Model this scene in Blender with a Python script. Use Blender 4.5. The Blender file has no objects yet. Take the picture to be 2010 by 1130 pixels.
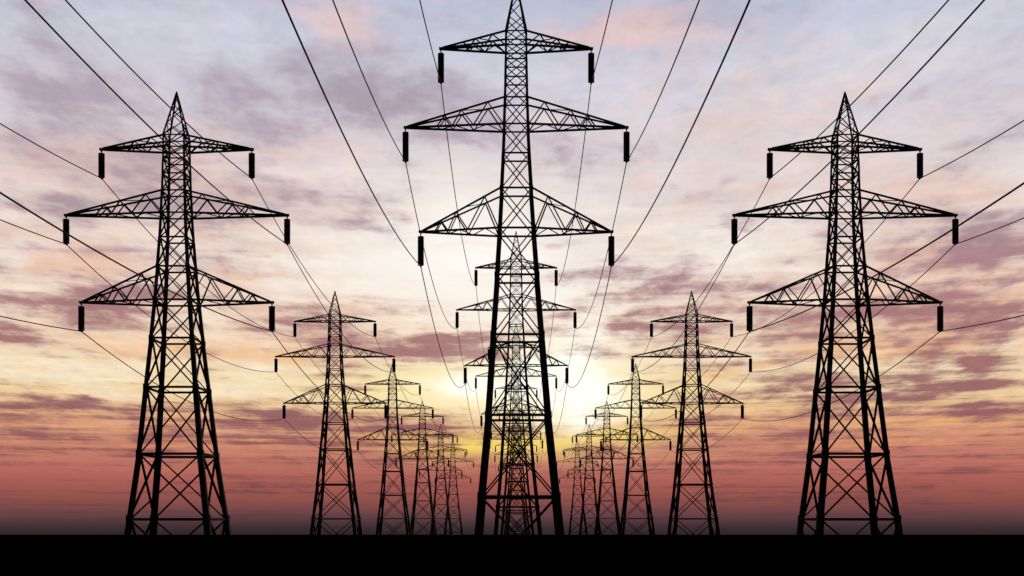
import bpy, bmesh, math, random
from math import radians as R
from mathutils import Vector, Matrix
random.seed(7)
scn = bpy.context.scene
col = scn.collection

# ------------------------------------------------------------------ camera
F = 2300.0                 # focal length in photograph pixels (photograph 2010 wide)
CX, CY = 1013.0, 1017.0    # vanishing point (level horizon) in photograph pixels
EYE = 9.0                  # eye height above the valley floor the pylons stand on
cam_d = bpy.data.cameras.new('camera')
cam = bpy.data.objects.new('camera', cam_d); col.objects.link(cam)
cam.location = (0, 0, EYE); cam.rotation_euler = (R(90), 0, 0)
cam_d.sensor_width = 36.0; cam_d.lens = 36.0 * F / 2010.0
cam_d.shift_x = -(CX - 1005.0) / 2010.0
cam_d.shift_y = (CY - 565.0) / 2010.0
cam_d.clip_start = 0.1; cam_d.clip_end = 20000
scn.camera = cam
scn.view_settings.view_transform = 'Standard'
scn.view_settings.look = 'None'
scn.view_settings.exposure = 0.0
scn.view_settings.gamma = 1.0
scn.view_settings.use_curve_mapping = False

# ------------------------------------------------------------------ world: sunset sky with cloud deck
SUN_AZ, SUN_EL = 1.9, 5.4
def lin(h):
    h = h.lstrip('#'); out = []
    for i in (0, 2, 4):
        c = int(h[i:i+2], 16) / 255.0
        out.append(c / 12.92 if c <= 0.04045 else ((c + 0.055) / 1.055) ** 2.4)
    return (*out, 1.0)

world = bpy.data.worlds.new('World'); scn.world = world
world.use_nodes = True
world.cycles.sampling_method = 'MANUAL'; world.cycles.sample_map_resolution = 512
NT = world.node_tree; NT.nodes.clear()
def nd(t, **kw):
    n = NT.nodes.new(t)
    for k, v in kw.items(): setattr(n, k, v)
    return n
def put(sock, v):
    if isinstance(v, bpy.types.NodeSocket): NT.links.new(v, sock)
    else: sock.default_value = v
def M(op, a, b=0.0, c=0.0, clamp=False):
    n = nd('ShaderNodeMath', operation=op, use_clamp=clamp)
    put(n.inputs[0], a); put(n.inputs[1], b); put(n.inputs[2], c)
    return n.outputs[0]
def V(op, a, b=(0, 0, 0), c=(0, 0, 0), out=0):
    n = nd('ShaderNodeVectorMath', operation=op)
    put(n.inputs[0], a); put(n.inputs[1], b)
    if op == 'MULTIPLY_ADD': put(n.inputs[2], c)
    return n.outputs[out]
def comb(x, y, z=0.0):
    n = nd('ShaderNodeCombineXYZ'); put(n.inputs[0], x); put(n.inputs[1], y); put(n.inputs[2], z)
    return n.outputs[0]
def noise(vec, scale, detail=4.0, rough=0.55, dist=0.0, color=False):
    n = nd('ShaderNodeTexNoise'); put(n.inputs['Vector'], vec)
    n.inputs['Scale'].default_value = scale; n.inputs['Detail'].default_value = detail
    n.inputs['Roughness'].default_value = rough; n.inputs['Distortion'].default_value = dist
    return n.outputs['Color' if color else 'Fac']
def rng(v, a, b, c=0.0, d=1.0, smooth=True):
    n = nd('ShaderNodeMapRange', interpolation_type='SMOOTHSTEP' if smooth else 'LINEAR')
    put(n.inputs[0], v)
    for i, q in enumerate((a, b, c, d)): n.inputs[i+1].default_value = q
    return n.outputs[0]
def mixc(f, a, b, mode='MIX'):
    n = nd('ShaderNodeMix', data_type='RGBA', blend_type=mode)
    put(n.inputs[0], f); put(n.inputs[6], a); put(n.inputs[7], b)
    return n.outputs[2]
def el_of(py):                      # elevation (in units of 100 photograph pixels) of a picture row
    return math.atan((CY - py) / F) * F / 100.0
E0, E1 = el_of(1130), el_of(-400)
def ramp(stops, fac):
    n = nd('ShaderNodeValToRGB'); cr = n.color_ramp
    stops = sorted((((el_of(y) - E0) / (E1 - E0)), c) for y, c in stops)
    while len(cr.elements) < len(stops): cr.elements.new(0.5)
    for e, (p, c) in zip(cr.elements, stops): e.position = p; e.color = lin(c)
    put(n.inputs[0], fac)
    return n.outputs[0]

tc = nd('ShaderNodeTexCoord')
sep = nd('ShaderNodeSeparateXYZ'); NT.links.new(tc.outputs['Generated'], sep.inputs[0])
dx, dy, dz = sep.outputs
U = F / 100.0
az = M('MULTIPLY', M('ARCTAN2', dx, dy), U)
el = M('MULTIPLY', M('ARCSINE', dz), U)
P = comb(az, el)
# warp that frays every cloud edge, finer and more sideways towards the horizon
elp = M('MAXIMUM', el, -0.6)
Yp = M('LOGARITHM', M('ADD', elp, 1.6), math.e)
Xp = M('DIVIDE', az, M('ADD', elp, 6.0))
Q = comb(M('MULTIPLY', Xp, 1.0), Yp, 3.7)
w1 = V('SUBTRACT', noise(V('MULTIPLY', Q, (3.2, 4.5, 1)), 1.0, 5.0, 0.6, color=True), (0.5, 0.5, 0.5))
w2 = V('SUBTRACT', noise(V('MULTIPLY', Q, (9.0, 15.0, 1)), 1.0, 4.0, 0.6, color=True), (0.5, 0.5, 0.5))
hgt = rng(el, -0.4, 8.0, 0.22, 1.0)
warp = V('ADD', V('MULTIPLY', w1, (2.6, 1.3, 0)), V('MULTIPLY', w2, (1.3, 0.55, 0)))
warpv = V('MULTIPLY', warp, comb(1.0, hgt, 0.0))
PW = V('ADD', P, warpv)

def blobs(vec, items):
    acc = 0.0
    for (px, py, rx, ry, amt) in items:
        c = (math.atan((px - CX) / F) * U, el_of(py))
        ix, iy = 100.0 / rx, 100.0 / ry
        q = V('MULTIPLY_ADD', vec, (ix, iy, 0), (-c[0] * ix, -c[1] * iy, 0))
        d = V('DOT_PRODUCT', q, q, out=1)
        g = M('POWER', 0.3679, d)
        acc = M('MULTIPLY_ADD', g, amt, acc)
    return acc

BASE = [(1130, '#251d1f'), (1050, '#2f2628'), (1035, '#3b2d31'), (1015, '#5e4046'), (998, '#7b4948'), (975, '#95544d'),
        (945, '#ab6056'), (915, '#ba7164'), (885, '#c7816c'), (858, '#d19476'), (832, '#dfa67f'), (805, '#ecc291'),
        (775, '#f3d7a6'), (735, '#f4e0bc'), (690, '#f3dec4'), (620, '#f4dec9'), (540, '#f2e4da'), (440, '#eaded8'),
        (340, '#e0d6d9'), (240, '#d6d1da'), (120, '#cdcddb'), (0, '#c0c6da'), (-200, '#a9b3cd'), (-400, '#98a5c4')]
DARK = [(1130, '#251d1f'), (1050, '#2f2628'), (1000, '#684246'), (940, '#8a504f'), (890, '#8e5757'), (850, '#945e60'),
        (800, '#946266'), (720, '#a06c6c'), (650, '#a57476'), (560, '#a77e84'), (450, '#a98f9a'), (320, '#ad98a4'),
        (180, '#a595a6'), (0, '#a59bb0'), (-400, '#8f93ac')]
WARM = [(1130, '#251d1f'), (1050, '#3b2d31'), (1000, '#8a5450'), (940, '#c2705c'), (890, '#dd8f68'), (850, '#eeab6e'),
        (800, '#f6c47e'), (720, '#f2bf8c'), (620, '#edbc9c'), (480, '#e8c3b0'), (300, '#e8ccc6'), (120, '#e6cbc8'), (0, '#e2c4c6'),
        (-400, '#c0b4c4')]
ef = M('DIVIDE', M('SUBTRACT', el, E0), E1 - E0, clamp=True)
base = ramp(BASE, ef); dark = ramp(DARK, ef); warm = ramp(WARM, ef)

DARKS = [(1760, 790, 340, 75, .28), (380, 850, 480, 42, .28), (280, 400, 260, 60, .2), (1850, 520, 300, 130, .3), (1300, 600, 200, 80, .3), (280, 640, 330, 60, .15), (250, 430, 330, 70, .12), (1850, 600, 260, 120, .15), (780, 200, 320, 70, .2), (150, 290, 220, 100, .12), (1500, 620, 200, 60, .15),
         (1700, 790, 300, 50, .25), (400, 845, 400, 35, .25),(810, 190, 170, 50, .95), (640, 190, 110, 40, .5), (470, 195, 120, 45, .5), (700, 230, 160, 30, .35),
         (160, 12, 110, 28, .6), (330, 30, 90, 25, .3), (90, 130, 110, 45, .3), (120, 240, 130, 45, .45), (150, 260, 60, 25, .3),
         (760, 320, 80, 40, .2), (1450, 320, 90, 40, .3), (1290, 310, 40, 25, .25),
         (470, 445, 170, 45, .7), (90, 440, 110, 28, .5), (230, 435, 130, 38, .5), (620, 405, 90, 28, .35), (300, 480, 90, 18, .3),
         (90, 605, 150, 26, .8), (240, 608, 150, 26, .8), (330, 650, 190, 18, .55), (470, 600, 120, 18, .4), (480, 655, 110, 16, .45),
         (30, 690, 100, 12, .5), (180, 712, 120, 12, .35), (480, 550, 90, 18, .3), (620, 680, 80, 14, .4),
         (800, 690, 130, 24, .95), (910, 665, 110, 14, .5), (850, 655, 90, 14, .5), (850, 605, 80, 12, .35), (760, 535, 60, 18, .2),
         (1010, 700, 120, 16, .6), (1130, 690, 90, 14, .5),
         (1230, 595, 90, 34, .65), (1200, 700, 80, 16, .5), (1260, 650, 70, 15, .5), (1340, 690, 80, 22, .55), (1330, 560, 90, 20, .35),
         (1500, 440, 120, 30, .55), (1600, 470, 90, 30, .4), (1900, 540, 190, 50, .75), (1930, 470, 140, 32, .5),
         (1760, 640, 180, 28, .6), (1950, 655, 110, 28, .7), (1580, 640, 110, 20, .4), (1870, 724, 90, 18, .8), (1450, 705, 90, 18, .45),
         (1850, 775, 170, 16, .65), (1960, 822, 130, 18, .65), (1560, 772, 130, 13, .55), (1600, 800, 130, 13, .6),
         (1500, 860, 100, 14, .55), (1800, 826, 90, 16, .4), (1900, 900, 150, 10, .3),
         (130, 802, 55, 12, 1.0), (220, 812, 150, 18, .5), (560, 815, 170, 16, .6), (520, 856, 140, 18, .55), (310, 850, 160, 10, .35),
         (100, 885, 260, 16, .45), (300, 905, 200, 8, .3), (880, 800, 70, 9, .45), (820, 836, 120, 13, .7), (900, 868, 90, 12, .7),
         (700, 880, 160, 12, .3), (1240, 838, 60, 10, .4), (1330, 850, 70, 12, .4)]
LIGHTS = [(700, 560, 260, 60, .5), (620, 330, 150, 40, .4), (1350, 460, 180, 60, .35), (900, 500, 130, 120, .7), (1010, 400, 220, 60, .4), (650, 492, 160, 22, .6), (900, 590, 140, 40, .35), (1130, 620, 80, 60, .4),
          (60, 490, 90, 20, .5), (110, 765, 200, 34, .7), (500, 765, 130, 34, .5), (1640, 722, 110, 18, .6), (1430, 500, 140, 40, .5),
          (1900, 748, 120, 10, .4), (1700, 250, 260, 90, .35), (300, 110, 200, 60, .4), (1250, 230, 160, 70, .35), (80, 660, 90, 12, .4),
          (1150, 790, 150, 60, .6), (800, 770, 120, 26, .5), (560, 350, 120, 25, .4), (1780, 130, 250, 70, .3)]
WARMS = [(1250, 150, 300, 120, .22), (1500, 350, 320, 80, .35), (650, 330, 300, 80, .35), (150, 400, 280, 80, .3), (560, 450, 250, 60, .3), (1300, 420, 250, 60, .2), (1850, 560, 300, 130, .75), (1700, 700, 360, 60, .45), (250, 540, 400, 140, .4), (700, 640, 250, 60, .35), (380, 320, 420, 90, .25), (300, 690, 330, 50, .3), (1330, 600, 200, 60, .3),
         (1560, 250, 350, 90, .25), (1560, 830, 350, 40, .15), (700, 65, 80, 55, .75), (610, 25, 80, 30, .5), (470, 30, 60, 18, .5), (1170, 50, 110, 30, .8), (1280, 30, 100, 40, .5), (50, 75, 60, 14, .5),
         (190, 235, 90, 22, .45), (130, 345, 140, 30, .4), (330, 350, 90, 30, .3), (150, 545, 90, 22, .7), (760, 420, 60, 18, .4),
         (1890, 410, 130, 30, .7), (1620, 210, 80, 22, .4), (1400, 260, 90, 26, .4), (1830, 520, 120, 30, .6), (1700, 700, 150, 30, .3),
         (1250, 470, 80, 30, .35), (300, 700, 200, 20, .4), (560, 720, 120, 20, .4), (1380, 740, 90, 24, .5), (1850, 620, 150, 20, .4),
         (1500, 80, 120, 25, .3), (250, 850, 300, 8, .5), (560, 872, 200, 6, .6), (1800, 845, 200, 7, .6), (1600, 880, 160, 7, .5), (480, 560, 80, 16, .4)]
dk = blobs(PW, DARKS); lt = blobs(PW, LIGHTS); wm = blobs(PW, WARMS)
# drifting cloud texture everywhere: big banks, mottled puffs, fine streaks near the horizon
n_big = noise(V('ADD', V('MULTIPLY', Q, (5.0, 6.8, 1)), (11.3, 2.1, 0)), 1.0, 6.0, 0.58, 0.3)
n_mid = noise(V('ADD', V('MULTIPLY', Q, (14.0, 20.0, 1)), (3.3, 7.1, 0)), 1.0, 5.0, 0.6, 0.2)
n_lay = noise(V('ADD', V('MULTIPLY', Q, (4.2, 23.0, 1)), (8.7, 4.4, 0)), 1.0, 5.0, 0.58, 0.25)
n_str = noise(V('ADD', V('MULTIPLY', Q, (1.7, 40.0, 1)), (5.3, 1.1, 0)), 1.0, 4.0, 0.6, 0.15)
low = rng(el, 0.6, 4.5, 1.0, 0.0)
n_puf = noise(V('ADD', V('MULTIPLY', Q, (26.0, 32.0, 1)), (1.3, 9.1, 0)), 1.0, 4.0, 0.6, 0.4)
c_big, c_mid, c_str, c_puf, c_lay = [M('SUBTRACT', n, 0.5) for n in (n_big, n_mid, n_str, n_puf, n_lay)]
c_lay = M('MULTIPLY', c_lay, M('MULTIPLY', rng(el, 0.8, 2.0), rng(el, 4.5, 8.0, 1.0, 0.15)))
nm = M('ADD', M('ADD', M('MULTIPLY', c_big, 2.7), M('MULTIPLY', c_puf, 1.1)), M('MULTIPLY', c_mid, 2.2))
nm = M('MULTIPLY_ADD', M('MULTIPLY', c_str, low), 4.0, nm)
nm = M('MULTIPLY_ADD', c_lay, 2.5, nm)
dens = M('SUBTRACT', M('ADD', M('MULTIPLY', dk, 0.85), nm), M('MULTIPLY', lt, 0.6))
amp = rng(el, 5.0, 10.0, 1.0, 0.85)
dcl = M('MULTIPLY', rng(dens, -0.14, 1.15, 0.0, 0.97), amp)
wcl = rng(M('SUBTRACT', M('ADD', wm, M('ADD', M('MULTIPLY', c_puf, 1.0), M('MULTIPLY_ADD', M('MULTIPLY', c_str, low), -2.6, M('MULTIPLY', c_mid, -1.6)))), M('MULTIPLY', dk, 0.2)), 0.05, 1.0, 0.0, 0.9)
sky = mixc(M('MULTIPLY', wcl, rng(el, 0.5, 1.4)), base, warm)
lcl = rng(M('ADD', lt, M('ADD', M('MULTIPLY_ADD', c_lay, -2.6, M('MULTIPLY', c_mid, -1.2)), M('MULTIPLY', c_big, -0.8))), 0.1, 1.1, 0.0, 0.7)
sky = mixc(M('MULTIPLY', lcl, rng(el, 0.8, 2.5)), sky, mixc(0.6, base, (1.0, 0.94, 0.84, 1)))
sky = mixc(dcl, sky, dark)
puff = M('ADD', 1.0, M('MULTIPLY', M('ADD', c_puf, c_mid), M('MULTIPLY', 0.38, rng(el, 0.2, 2.0))))
sky = V('SCALE', sky); put(NT.nodes[-1].inputs['Scale'], puff)
# the low sun behind thin cloud: hot core, pale column above, golden skirt below
PG = V('ADD', P, V('MULTIPLY', warpv, (0.75, 0.8, 0)))
core = blobs(PG, [(1122, 762, 82, 64, 1.0), (1130, 690, 55, 35, .35), (925, 762, 90, 22, .65), (1010, 750, 120, 55, .5), (1115, 825, 60, 26, .4)])
core = M('MULTIPLY', core, M('ADD', 1.0, M('MULTIPLY', M('ADD', c_mid, c_puf), -1.1)))
c_tex = M('ADD', 1.0, M('MULTIPLY', M('ADD', M('ADD', c_mid, c_lay), c_puf), -1.3))
colm = blobs(PG, [(900, 490, 190, 100, .8), (1010, 590, 210, 90, .4), (1000, 340, 330, 110, .12), (1130, 650, 110, 60, .45)])
gold = blobs(PG, [(880, 765, 150, 34, .6), (1190, 785, 160, 70, .75), (850, 765, 200, 50, .4), (1050, 690, 260, 60, .3), (680, 765, 130, 26, .3), (1000, 800, 190, 60, .4)])
deep = blobs(PG, [(1010, 872, 190, 26, .95), (1200, 850, 130, 18, .6), (880, 880, 120, 12, .25)])
keep = M('SUBTRACT', 1.0, M('MULTIPLY', dcl, 0.97))
sky = mixc(M('MULTIPLY', gold, keep, clamp=True), sky, lin('#fde8ac'))
sky = mixc(M('MULTIPLY', deep, keep, clamp=True), sky, lin('#f7d66e'))
sky = mixc(M('MULTIPLY', M('MULTIPLY', colm, c_tex), keep, clamp=True), sky, lin('#fffaf2'))
sky = mixc(M('MULTIPLY', core, M('SUBTRACT', 1.0, M('MULTIPLY', dcl, 0.4)), clamp=True), sky, (1.1, 1.08, 0.95, 1))
# dusk closes in away from the sun: the clear sky model takes over behind the viewer
sund = (math.sin(R(SUN_AZ)) * math.cos(R(SUN_EL)), math.cos(R(SUN_AZ)) * math.cos(R(SUN_EL)), math.sin(R(SUN_EL)))
cosang = V('DOT_PRODUCT', tc.outputs['Generated'], sund, out=1)
facing = rng(cosang, 0.25, 0.86)
nish = nd('ShaderNodeTexSky', sky_type='NISHITA')
nish.sun_disc = False; nish.sun_elevation = R(SUN_EL); nish.sun_rotation = R(SUN_AZ)
clear = V('SCALE', nish.outputs[0]); NT.nodes[-1].inputs['Scale'].default_value = 0.05
skyc = mixc(facing, clear, sky)
bg = nd('ShaderNodeBackground'); put(bg.inputs[0], skyc); bg.inputs[1].default_value = 1.0
wo = nd('ShaderNodeOutputWorld'); NT.links.new(bg.outputs[0], wo.inputs[0])

# ------------------------------------------------------------------ sun
sl = bpy.data.lights.new('sun', 'SUN'); sl.energy = 1.0; sl.angle = R(0.5); sl.color = (1.0, 0.72, 0.42)
so = bpy.data.objects.new('sun', sl); col.objects.link(so)
so.rotation_euler = Vector(sund).to_track_quat('Z', 'Y').to_euler()
so.location = (40, 600, 120)

# ------------------------------------------------------------------ materials
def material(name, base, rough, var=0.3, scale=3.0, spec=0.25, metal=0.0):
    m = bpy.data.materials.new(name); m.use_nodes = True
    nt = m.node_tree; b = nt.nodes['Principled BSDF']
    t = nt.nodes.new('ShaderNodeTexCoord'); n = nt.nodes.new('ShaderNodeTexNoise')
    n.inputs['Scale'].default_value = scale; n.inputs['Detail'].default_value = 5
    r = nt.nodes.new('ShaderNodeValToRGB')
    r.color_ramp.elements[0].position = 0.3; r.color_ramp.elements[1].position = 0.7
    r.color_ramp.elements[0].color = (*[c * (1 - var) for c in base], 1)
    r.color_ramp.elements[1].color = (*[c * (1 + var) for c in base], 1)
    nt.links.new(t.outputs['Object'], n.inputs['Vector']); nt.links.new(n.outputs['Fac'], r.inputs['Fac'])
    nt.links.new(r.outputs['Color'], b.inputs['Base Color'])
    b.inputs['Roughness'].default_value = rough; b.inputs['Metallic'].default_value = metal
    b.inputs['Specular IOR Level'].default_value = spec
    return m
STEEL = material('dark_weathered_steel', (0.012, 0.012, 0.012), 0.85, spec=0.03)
CERAMIC = material('dark_glazed_ceramic', (0.012, 0.008, 0.007), 0.55, spec=0.15)
CABLE = material('dark_aluminium_cable', (0.02, 0.02, 0.02), 0.8, spec=0.1)
SOIL = material('dark_peat_soil', (0.004, 0.0035, 0.003), 1.0, scale=0.4, spec=0.0)

# ------------------------------------------------------------------ ground: the bank in front of the viewer, the valley, the far fall
def build_ground():
    prof = [(-600, 7.0), (-60, 7.0), (14, 7.0), (20, 7.0), (22, 7.3), (28.5, 8.42), (29.4, 8.545), (30.0, 8.5695), (30.6, 8.55),
            (32, 8.3), (38, 6.0), (60, 0.4), (70, 0.0), (200, 0.0), (400, 0.0), (640, 0.0), (760, -1.6), (1500, -17), (4000, -70), (9000, -190)]
    xs = [-9000, -3000, -1000, -300, -120, -60, -30, -15, -7, 0, 7, 15, 30, 60, 120, 300, 1000, 3000, 9000]
    bm = bmesh.new(); rows = []
    for y, z in prof: rows.append([bm.verts.new((x, y, z)) for x in xs])
    for a, b in zip(rows, rows[1:]):
        for i in range(len(xs) - 1): bm.faces.new((a[i], a[i+1], b[i+1], b[i]))
    me = bpy.data.meshes.new('ground'); bm.to_mesh(me); bm.free(); me.materials.append(SOIL)
    o = bpy.data.objects.new('ground', me); col.objects.link(o)
    o['kind'] = 'structure'
    return o
build_ground()

# ------------------------------------------------------------------ mesh helpers
def link(name, bm, mat, parent=None):
    me = bpy.data.meshes.new(name); bm.to_mesh(me); bm.free(); me.materials.append(mat)
    o = bpy.data.objects.new(name, me); col.objects.link(o)
    if parent: o.parent = parent
    return o
def bar(bm, a, b, w, h=None, off=None):
    """rectangular steel section from a to b"""
    a = Vector(a); b = Vector(b); h = h or w
    if off: a = a + Vector(off); b = b + Vector(off)
    d = (b - a).normalized()
    ref = Vector((0, 0, 1)) if abs(d.z) < 0.95 else Vector((0, 1, 0))
    s = d.cross(ref).normalized(); u = s.cross(d).normalized()
    vs = []
    for p in (a, b):
        for (i, j) in ((-1, -1), (1, -1), (1, 1), (-1, 1)):
            vs.append(bm.verts.new(p + s * (i * w / 2) + u * (j * h / 2)))
    for q in ((0, 1, 2, 3), (7, 6, 5, 4), (0, 4, 5, 1), (1, 5, 6, 2), (2, 6, 7, 3), (3, 7, 4, 0)):
        bm.faces.new([vs[k] for k in q])
def box(bm, c, s):
    c = Vector(c); vs = []
    for z in (-1, 1):
        for (i, j) in ((-1, -1), (1, -1), (1, 1), (-1, 1)):
            vs.append(bm.verts.new(c + Vector((i * s[0] / 2, j * s[1] / 2, z * s[2] / 2))))
    for q in ((3, 2, 1, 0), (4, 5, 6, 7), (0, 1, 5, 4), (1, 2, 6, 5), (2, 3, 7, 6), (3, 0, 4, 7)):
        bm.faces.new([vs[k] for k in q])
def angle_section(bm, p0, p1, sx, sy, t, th):
    """L-shaped leg section, outer corner on the line p0-p1, flanges turned inwards"""
    prof = [(0, 0), (-sx * t, 0), (-sx * t, -sy * th), (-sx * th, -sy * th), (-sx * th, -sy * t), (0, -sy * t)]
    r = []
    for p in (p0, p1): r.append([bm.verts.new((p[0] + x, p[1] + y, p[2])) for x, y in prof])
    n = len(prof)
    for i in range(n):
        j = (i + 1) % n
        bm.faces.new((r[0][i], r[0][j], r[1][j], r[1][i]))
    for rr in r:
        bm.faces.new((rr[0], rr[1], rr[2], rr[3])); bm.faces.new((rr[0], rr[3], rr[4], rr[5]))
    bmesh.ops.recalc_face_normals(bm, faces=bm.faces[:])
def lathe(bm, prof, x, y, seg=16):
    rings = []
    for r, z in prof:
        rings.append([bm.verts.new((x + r * math.cos(2 * math.pi * k / seg), y + r * math.sin(2 * math.pi * k / seg), z)) for k in range(seg)])
    for a, b in zip(rings, rings[1:]):
        for k in range(seg):
            j = (k + 1) % seg
            bm.faces.new((a[k], a[j], b[j], b[k]))
    bm.faces.new(list(reversed(rings[0]))); bm.faces.new(rings[-1])

# ------------------------------------------------------------------ pylon
PROFILE = [(-9, 9.55), (-7, 9.1), (-0.1, 7.5), (5.92, 6.05), (12.1, 4.95), (16.7, 4.1), (20.3, 3.5), (23.45, 3.05), (26.2, 2.7),
           (28.5, 2.47), (30.6, 2.3), (33.6, 2.12), (35.8, 2.05)]
def lean(z): return 0.27 * max(0.0, (29 - z) / 29.0) ** 1.3      # the body stands slightly further out on its right legs
def width(z):
    if z <= PROFILE[0][0]: return PROFILE[0][1]
    for (a, wa), (b, wb) in zip(PROFILE, PROFILE[1:]):
        if z <= b: return wa + (wb - wa) * (z - a) / (b - a)
    return PROFILE[-1][1]
def legsize(z): return 0.155 + 0.0112 * (35.8 - z) if z < 35.8 else 0.155
LEVELS = [35.8, 34.7, 33.6, 32.2, 30.6, 28.5, 26.2, 23.45, 20.3, 16.7, 12.1, 5.92, -0.1, -7.0, -9.0]
ARMS = [  # top z, bottom z, tip x, insulator x, web nodes (t, 'b' bottom / 't' top)
    (35.8, 34.7, 7.25, 7.07, [(0, 'b'), (.21, 't'), (.33, 'b'), (.48, 't'), (.57, 'b'), (.68, 't')]),
    (30.6, 28.5, 10.58, 10.40, [(0, 'b'), (.17, 't'), (.31, 'b'), (.44, 't'), (.53, 'b'), (.61, 't'), (.69, 'b')]),
    (23.45, 20.3, 9.17, 8.97, [(0, 'b'), (.2, 't'), (.40, 'b'), (.565, 't'), (.66, 'b'), (.76, 't'), (.83, 'b')])]
APEX = 40.0
INS_TOP, INS_LEN = 0.36, 2.29
def make_pylon(zm, base_z, ring_z):
    """zm maps the standard heights to this type's heights (0 = eye level); returns the root"""
    Z = lambda z: EYE + (zm(z) if z > -6.9 else (ring_z if z > -8 else base_z))
    root = bpy.data.objects.new('pylon', None); col.objects.link(root)
    corners = [(-1, -1), (1, -1), (1, 1), (-1, 1)]
    def C(z, sx, sy, inset=0.0):
        w = width(z) / 2 - inset
        return Vector((sx * w + lean(z), sy * w, Z(z)))
    # legs: angle sections, each stepping out a little below the splice
    for sx, sy in corners:
        bm = bmesh.new()
        for a, b in zip(LEVELS, LEVELS[1:]):
            t = legsize((a + b) / 2); o = 0.0
            angle_section(bm, C(b, sx, sy, -0.012 * (LEVELS.index(b) % 2)), C(a, sx, sy, -0.012 * (LEVELS.index(b) % 2)), sx, sy, t, t * 0.3)
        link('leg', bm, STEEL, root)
    # foundations
    for sx, sy in corners:
        bm = bmesh.new(); p = C(-9, sx, sy, 0.2)
        box(bm, (p.x, p.y, EYE + base_z + 0.2), (1.1, 1.1, 0.7))
        link('footing', bm, SOIL, root)
    # cross bracing on the four faces
    bm = bmesh.new()
    for a, b in zip(LEVELS[:-2], LEVELS[1:-1]):
        th = 0.11 + 0.0030 * (35.8 - (a + b) / 2)
        ia, ib = legsize(a) * 0.45, legsize(b) * 0.45
        for k in range(4):
            s0, s1 = corners[k], corners[(k + 1) % 4]
            n = Vector(((s0[0] + s1[0]) / 2, (s0[1] + s1[1]) / 2, 0))
            bar(bm, C(a, *s0, ia), C(b, *s1, ib), th, th * 0.6, n * (ia * 0.55))
            bar(bm, C(a, *s1, ia), C(b, *s0, ib), th, th * 0.6, n * (ia * 0.55 - th * 0.9))
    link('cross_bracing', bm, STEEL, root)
    # horizontal frames with gusset plates
    for z in LEVELS[:-1]:
        bm = bmesh.new(); t = legsize(z); th = 0.11 + 0.0040 * (35.8 - z)
        for k in range(4):
            s0, s1 = corners[k], corners[(k + 1) % 4]
            n = Vector(((s0[0] + s1[0]) / 2, (s0[1] + s1[1]) / 2, 0))
            bar(bm, C(z, *s0, t * .4), C(z, *s1, t * .4), th * .7, th, n * (t * .25))
        for sx, sy in (corners if z < 24 else []):
            p = C(z, sx, sy)
            g = t * 1.15
            box(bm, (p.x - sx * g * .42, p.y + sy * 0.028, p.z), (g, 0.03, g * 1.2))
            box(bm, (p.x + sx * 0.028, p.y - sy * g * .42, p.z), (0.03, g, g * 1.2))
        link('horizontal_frame', bm, STEEL, root)
    # pointed top
    bm = bmesh.new()
    top = [Vector((sx * 0.02, sy * 0.02, Z(APEX))) for sx, sy in corners]
    foot = [C(35.8, sx, sy, 0.03) for sx, sy in corners]
    for a, b in zip(foot, top): bar(bm, a, b, 0.13)
    pk = [0.0, 0.3, 0.55, 0.75, 0.88]
    for k in range(4):
        a0, b0, a1, b1 = foot[k], top[k], foot[(k + 1) % 4], top[(k + 1) % 4]
        for i, (u, v) in enumerate(zip(pk, pk[1:])):
            l0, l1, r0, r1 = a0.lerp(b0, u), a0.lerp(b0, v), a1.lerp(b1, u), a1.lerp(b1, v)
            bar(bm, l0 if i % 2 else r0, r1 if i % 2 else l1, 0.075)
            if i == 0: bar(bm, r0.lerp(l0, 1), r1, 0.075, off=(0.0, 0.0, 0.01))
    box(bm, (0, 0, Z(APEX) + 0.05), (0.13, 0.13, 0.2))
    link('peak', bm, STEEL, root)
    # crossarms
    for zt, zb, tip, insx, nodes in ARMS:
        for s in (-1, 1):
            bm = bmesh.new()
            tipz = Z(zb)
            ch = {}
            for sy in (-1, 1):
                e = Vector((s * (tip - 0.35), sy * 0.09, tipz))
                ch['b', sy] = (C(zb, s, sy, 0.05), e)
                ch['t', sy] = (C(zt, s, sy, 0.05), e + Vector((0, 0, 0.1)))
                bar(bm, *ch['b', sy], 0.17); bar(bm, *ch['t', sy], 0.15)
            for sy in (-1, 1):
                for (t0, k0), (t1, k1) in zip(nodes, nodes[1:]):
                    A, B = ch[k0, sy], ch[k1, sy]
                    bar(bm, A[0].lerp(A[1], t0), B[0].lerp(B[1], t1), 0.125, 0.1)
            for kind, ts in (('b', [0, .17, .34, .5, .66]), ('t', [.2, .45])):
                for i, (u, v) in enumerate(zip(ts, ts[1:])):
                    sa, sb = (-1, 1) if i % 2 else (1, -1)
                    A, B = ch[kind, sa], ch[kind, sb]
                    bar(bm, A[0].lerp(A[1], u), B[0].lerp(B[1], v), 0.07)
            box(bm, (s * (tip - 0.29), 0, tipz + 0.03), (0.58, 0.3, 0.2))
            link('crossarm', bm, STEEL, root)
            # insulator string hanging from the tip
            zs = zm(31) - zm(30)
            z0, z1 = tipz - INS_TOP * zs, tipz - (INS_TOP + INS_LEN) * zs
            bm = bmesh.new(); n = 20; prof = []
            h = (z0 - z1) / n
            for i in range(n):
                a = z0 - i * h
                prof += [(0.268, a), (0.302, a - h * .3), (0.302, a - h * .65), (0.268, a - h * .85)]
            prof.append((0.2, z1)); lathe(bm, prof, s * insx, 0)
            ins = link('insulator_string', bm, CERAMIC, root)
            bm = bmesh.new()
            lathe(bm, [(0.05, tipz - 0.05), (0.05, z0 + 0.02)], s * insx, 0, 8)
            box(bm, (s * insx, 0, tipz - 0.12), (0.16, 0.12, 0.14))
            link('hanger', bm, STEEL, ins)
            bm = bmesh.new()
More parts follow.
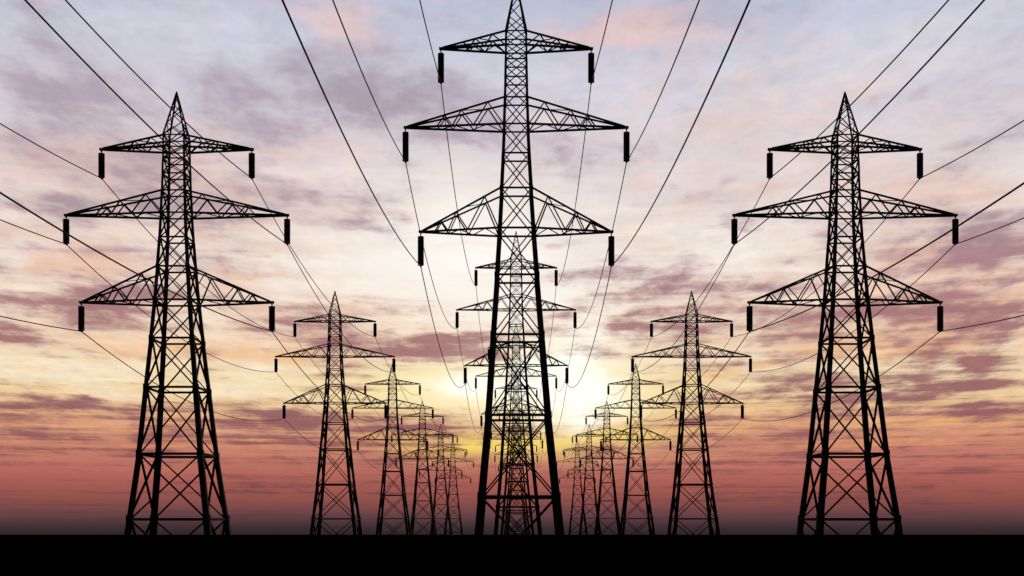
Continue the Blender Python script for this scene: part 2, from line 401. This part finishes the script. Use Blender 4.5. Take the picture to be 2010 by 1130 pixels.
            box(bm, (s * insx, 0, z1 - 0.05), (0.14, 0.5, 0.12))
            link('cable_clamp', bm, STEEL, ins)
    return root

def clone(root):
    r = root.copy(); col.objects.link(r)
    for ch in list(root.children):
        c = ch.copy(); col.objects.link(c); c.parent = r
        for g in list(ch.children):
            d = g.copy(); col.objects.link(d); d.parent = c
    return r

SIDE = lambda z: z
KNOTS = [(-9, -9.0), (-0.1, 1.98), (5.92, 9.47), (12.1, 16.95), (16.7, 22.55), (20.3, 26.95), (40, 50.52), (50, 62.4)]
def TALL(z):
    for (a, za), (b, zb) in zip(KNOTS, KNOTS[1:]):
        if z <= b: return za + (zb - za) * (z - a) / (b - a)
D1, STEP = 110.3, 96.4
DIST = [D1 + STEP * k for k in range(6)]
ROWS = [('left', -31.95, SIDE), ('middle', 0.0, TALL), ('right', 30.95, SIDE)]
side0 = make_pylon(SIDE, -9.0, -7.0)
tall0 = make_pylon(TALL, -9.0, -6.5)
LABELS = {
 'left': ['largest black lattice pylon left of the middle row, nearest the camera',
          'second nearest pylon of the left row, halfway between its giant neighbour and the middle',
          'third nearest pylon of the left row, between the second and the far cluster',
          'fourth nearest pylon of the left row, its arms overlapping the third one',
          'fifth nearest pylon of the left row, second smallest in it',
          'farthest pylon of the left row, smallest and closest to the middle pylons'],
 'middle': ['tallest and nearest pylon in the middle, its tip cut off by the picture top',
            'second nearest middle pylon, its tip framed by the legs of the tallest pylon',
            'third nearest middle pylon, seen inside the legs of the second middle pylon',
            'fourth nearest middle pylon, seen through the lattice in front of the sunset glow',
            'fifth nearest middle pylon, second smallest one in front of the setting sun',
            'farthest and smallest middle pylon, low behind the legs of all the others'],
 'right': ['largest black lattice pylon right of the middle row, nearest the camera',
           'second nearest pylon of the right row, halfway between its giant neighbour and the middle',
           'third nearest pylon of the right row, between the second and the far cluster',
           'fourth nearest pylon of the right row, its arms overlapping the third one',
           'fifth nearest pylon of the right row, second smallest in it',
           'farthest pylon of the right row, smallest and closest to the middle pylons']}
used = set()
for row, x, zm in ROWS:
    proto = side0 if zm is SIDE else tall0
    for k, d in enumerate(DIST):
        if proto.name in used: o = clone(proto)
        else: o = proto; used.add(proto.name)
        o.location = (x, d, 0)
        o['label'] = LABELS[row][k]; o['category'] = 'pylon'; o['group'] = 'lattice pylons carrying power cables'

# ------------------------------------------------------------------ power cables
def cable(pts, r, seg=6):
    bm = bmesh.new(); rings = []
    for i, p in enumerate(pts):
        d = (pts[min(i + 1, len(pts) - 1)] - pts[max(i - 1, 0)]).normalized()
        s = d.cross(Vector((0, 0, 1))).normalized(); u = s.cross(d)
        rings.append([bm.verts.new(p + s * (r * math.cos(2 * math.pi * k / seg)) + u * (r * math.sin(2 * math.pi * k / seg))) for k in range(seg)])
    for a, b in zip(rings, rings[1:]):
        for k in range(seg):
            j = (k + 1) % seg
            bm.faces.new((a[k], a[j], b[j], b[k]))
    bm.faces.new(list(reversed(rings[0]))); bm.faces.new(rings[-1])
    for f in bm.faces: f.smooth = True
    return link('power_cable', bm, CABLE)
LEVEL_WORD = ['top', 'middle', 'bottom']
for row, x, zm in ROWS:
    zs = zm(31) - zm(30)
    sag0 = 3.2 if zm is SIDE else 4.4
    for li, (zt, zb, tip, insx, nodes) in enumerate(ARMS):
        z = EYE + zm(zb) - (INS_TOP + INS_LEN) * zs - 0.05
        for s in (-1, 1):
            ys = [-6.0] + DIST
            pts = []
            for i, (a, b) in enumerate(zip(ys, ys[1:])):
                n = 40 if i < 2 else 20
                sag = (3.9 if (li == 2 and zm is TALL) else (3.55, 3.05, 3.1)[li] if zm is SIDE else sag0) if i == 0 else sag0
                for j in range(n + (1 if i == len(ys) - 2 else 0)):
                    t = j / n
                    pts.append(Vector((x + s * insx, a + (b - a) * t, z - 4 * sag * t * (1 - t))))
            o = cable(pts, 0.046)
            o['label'] = 'thin sagging cable under the %s ends of the %s crossarms of the %s row' % ('left' if s < 0 else 'right', LEVEL_WORD[li], row)
            o['category'] = 'cable'; o['group'] = 'power cables strung along the pylon rows'
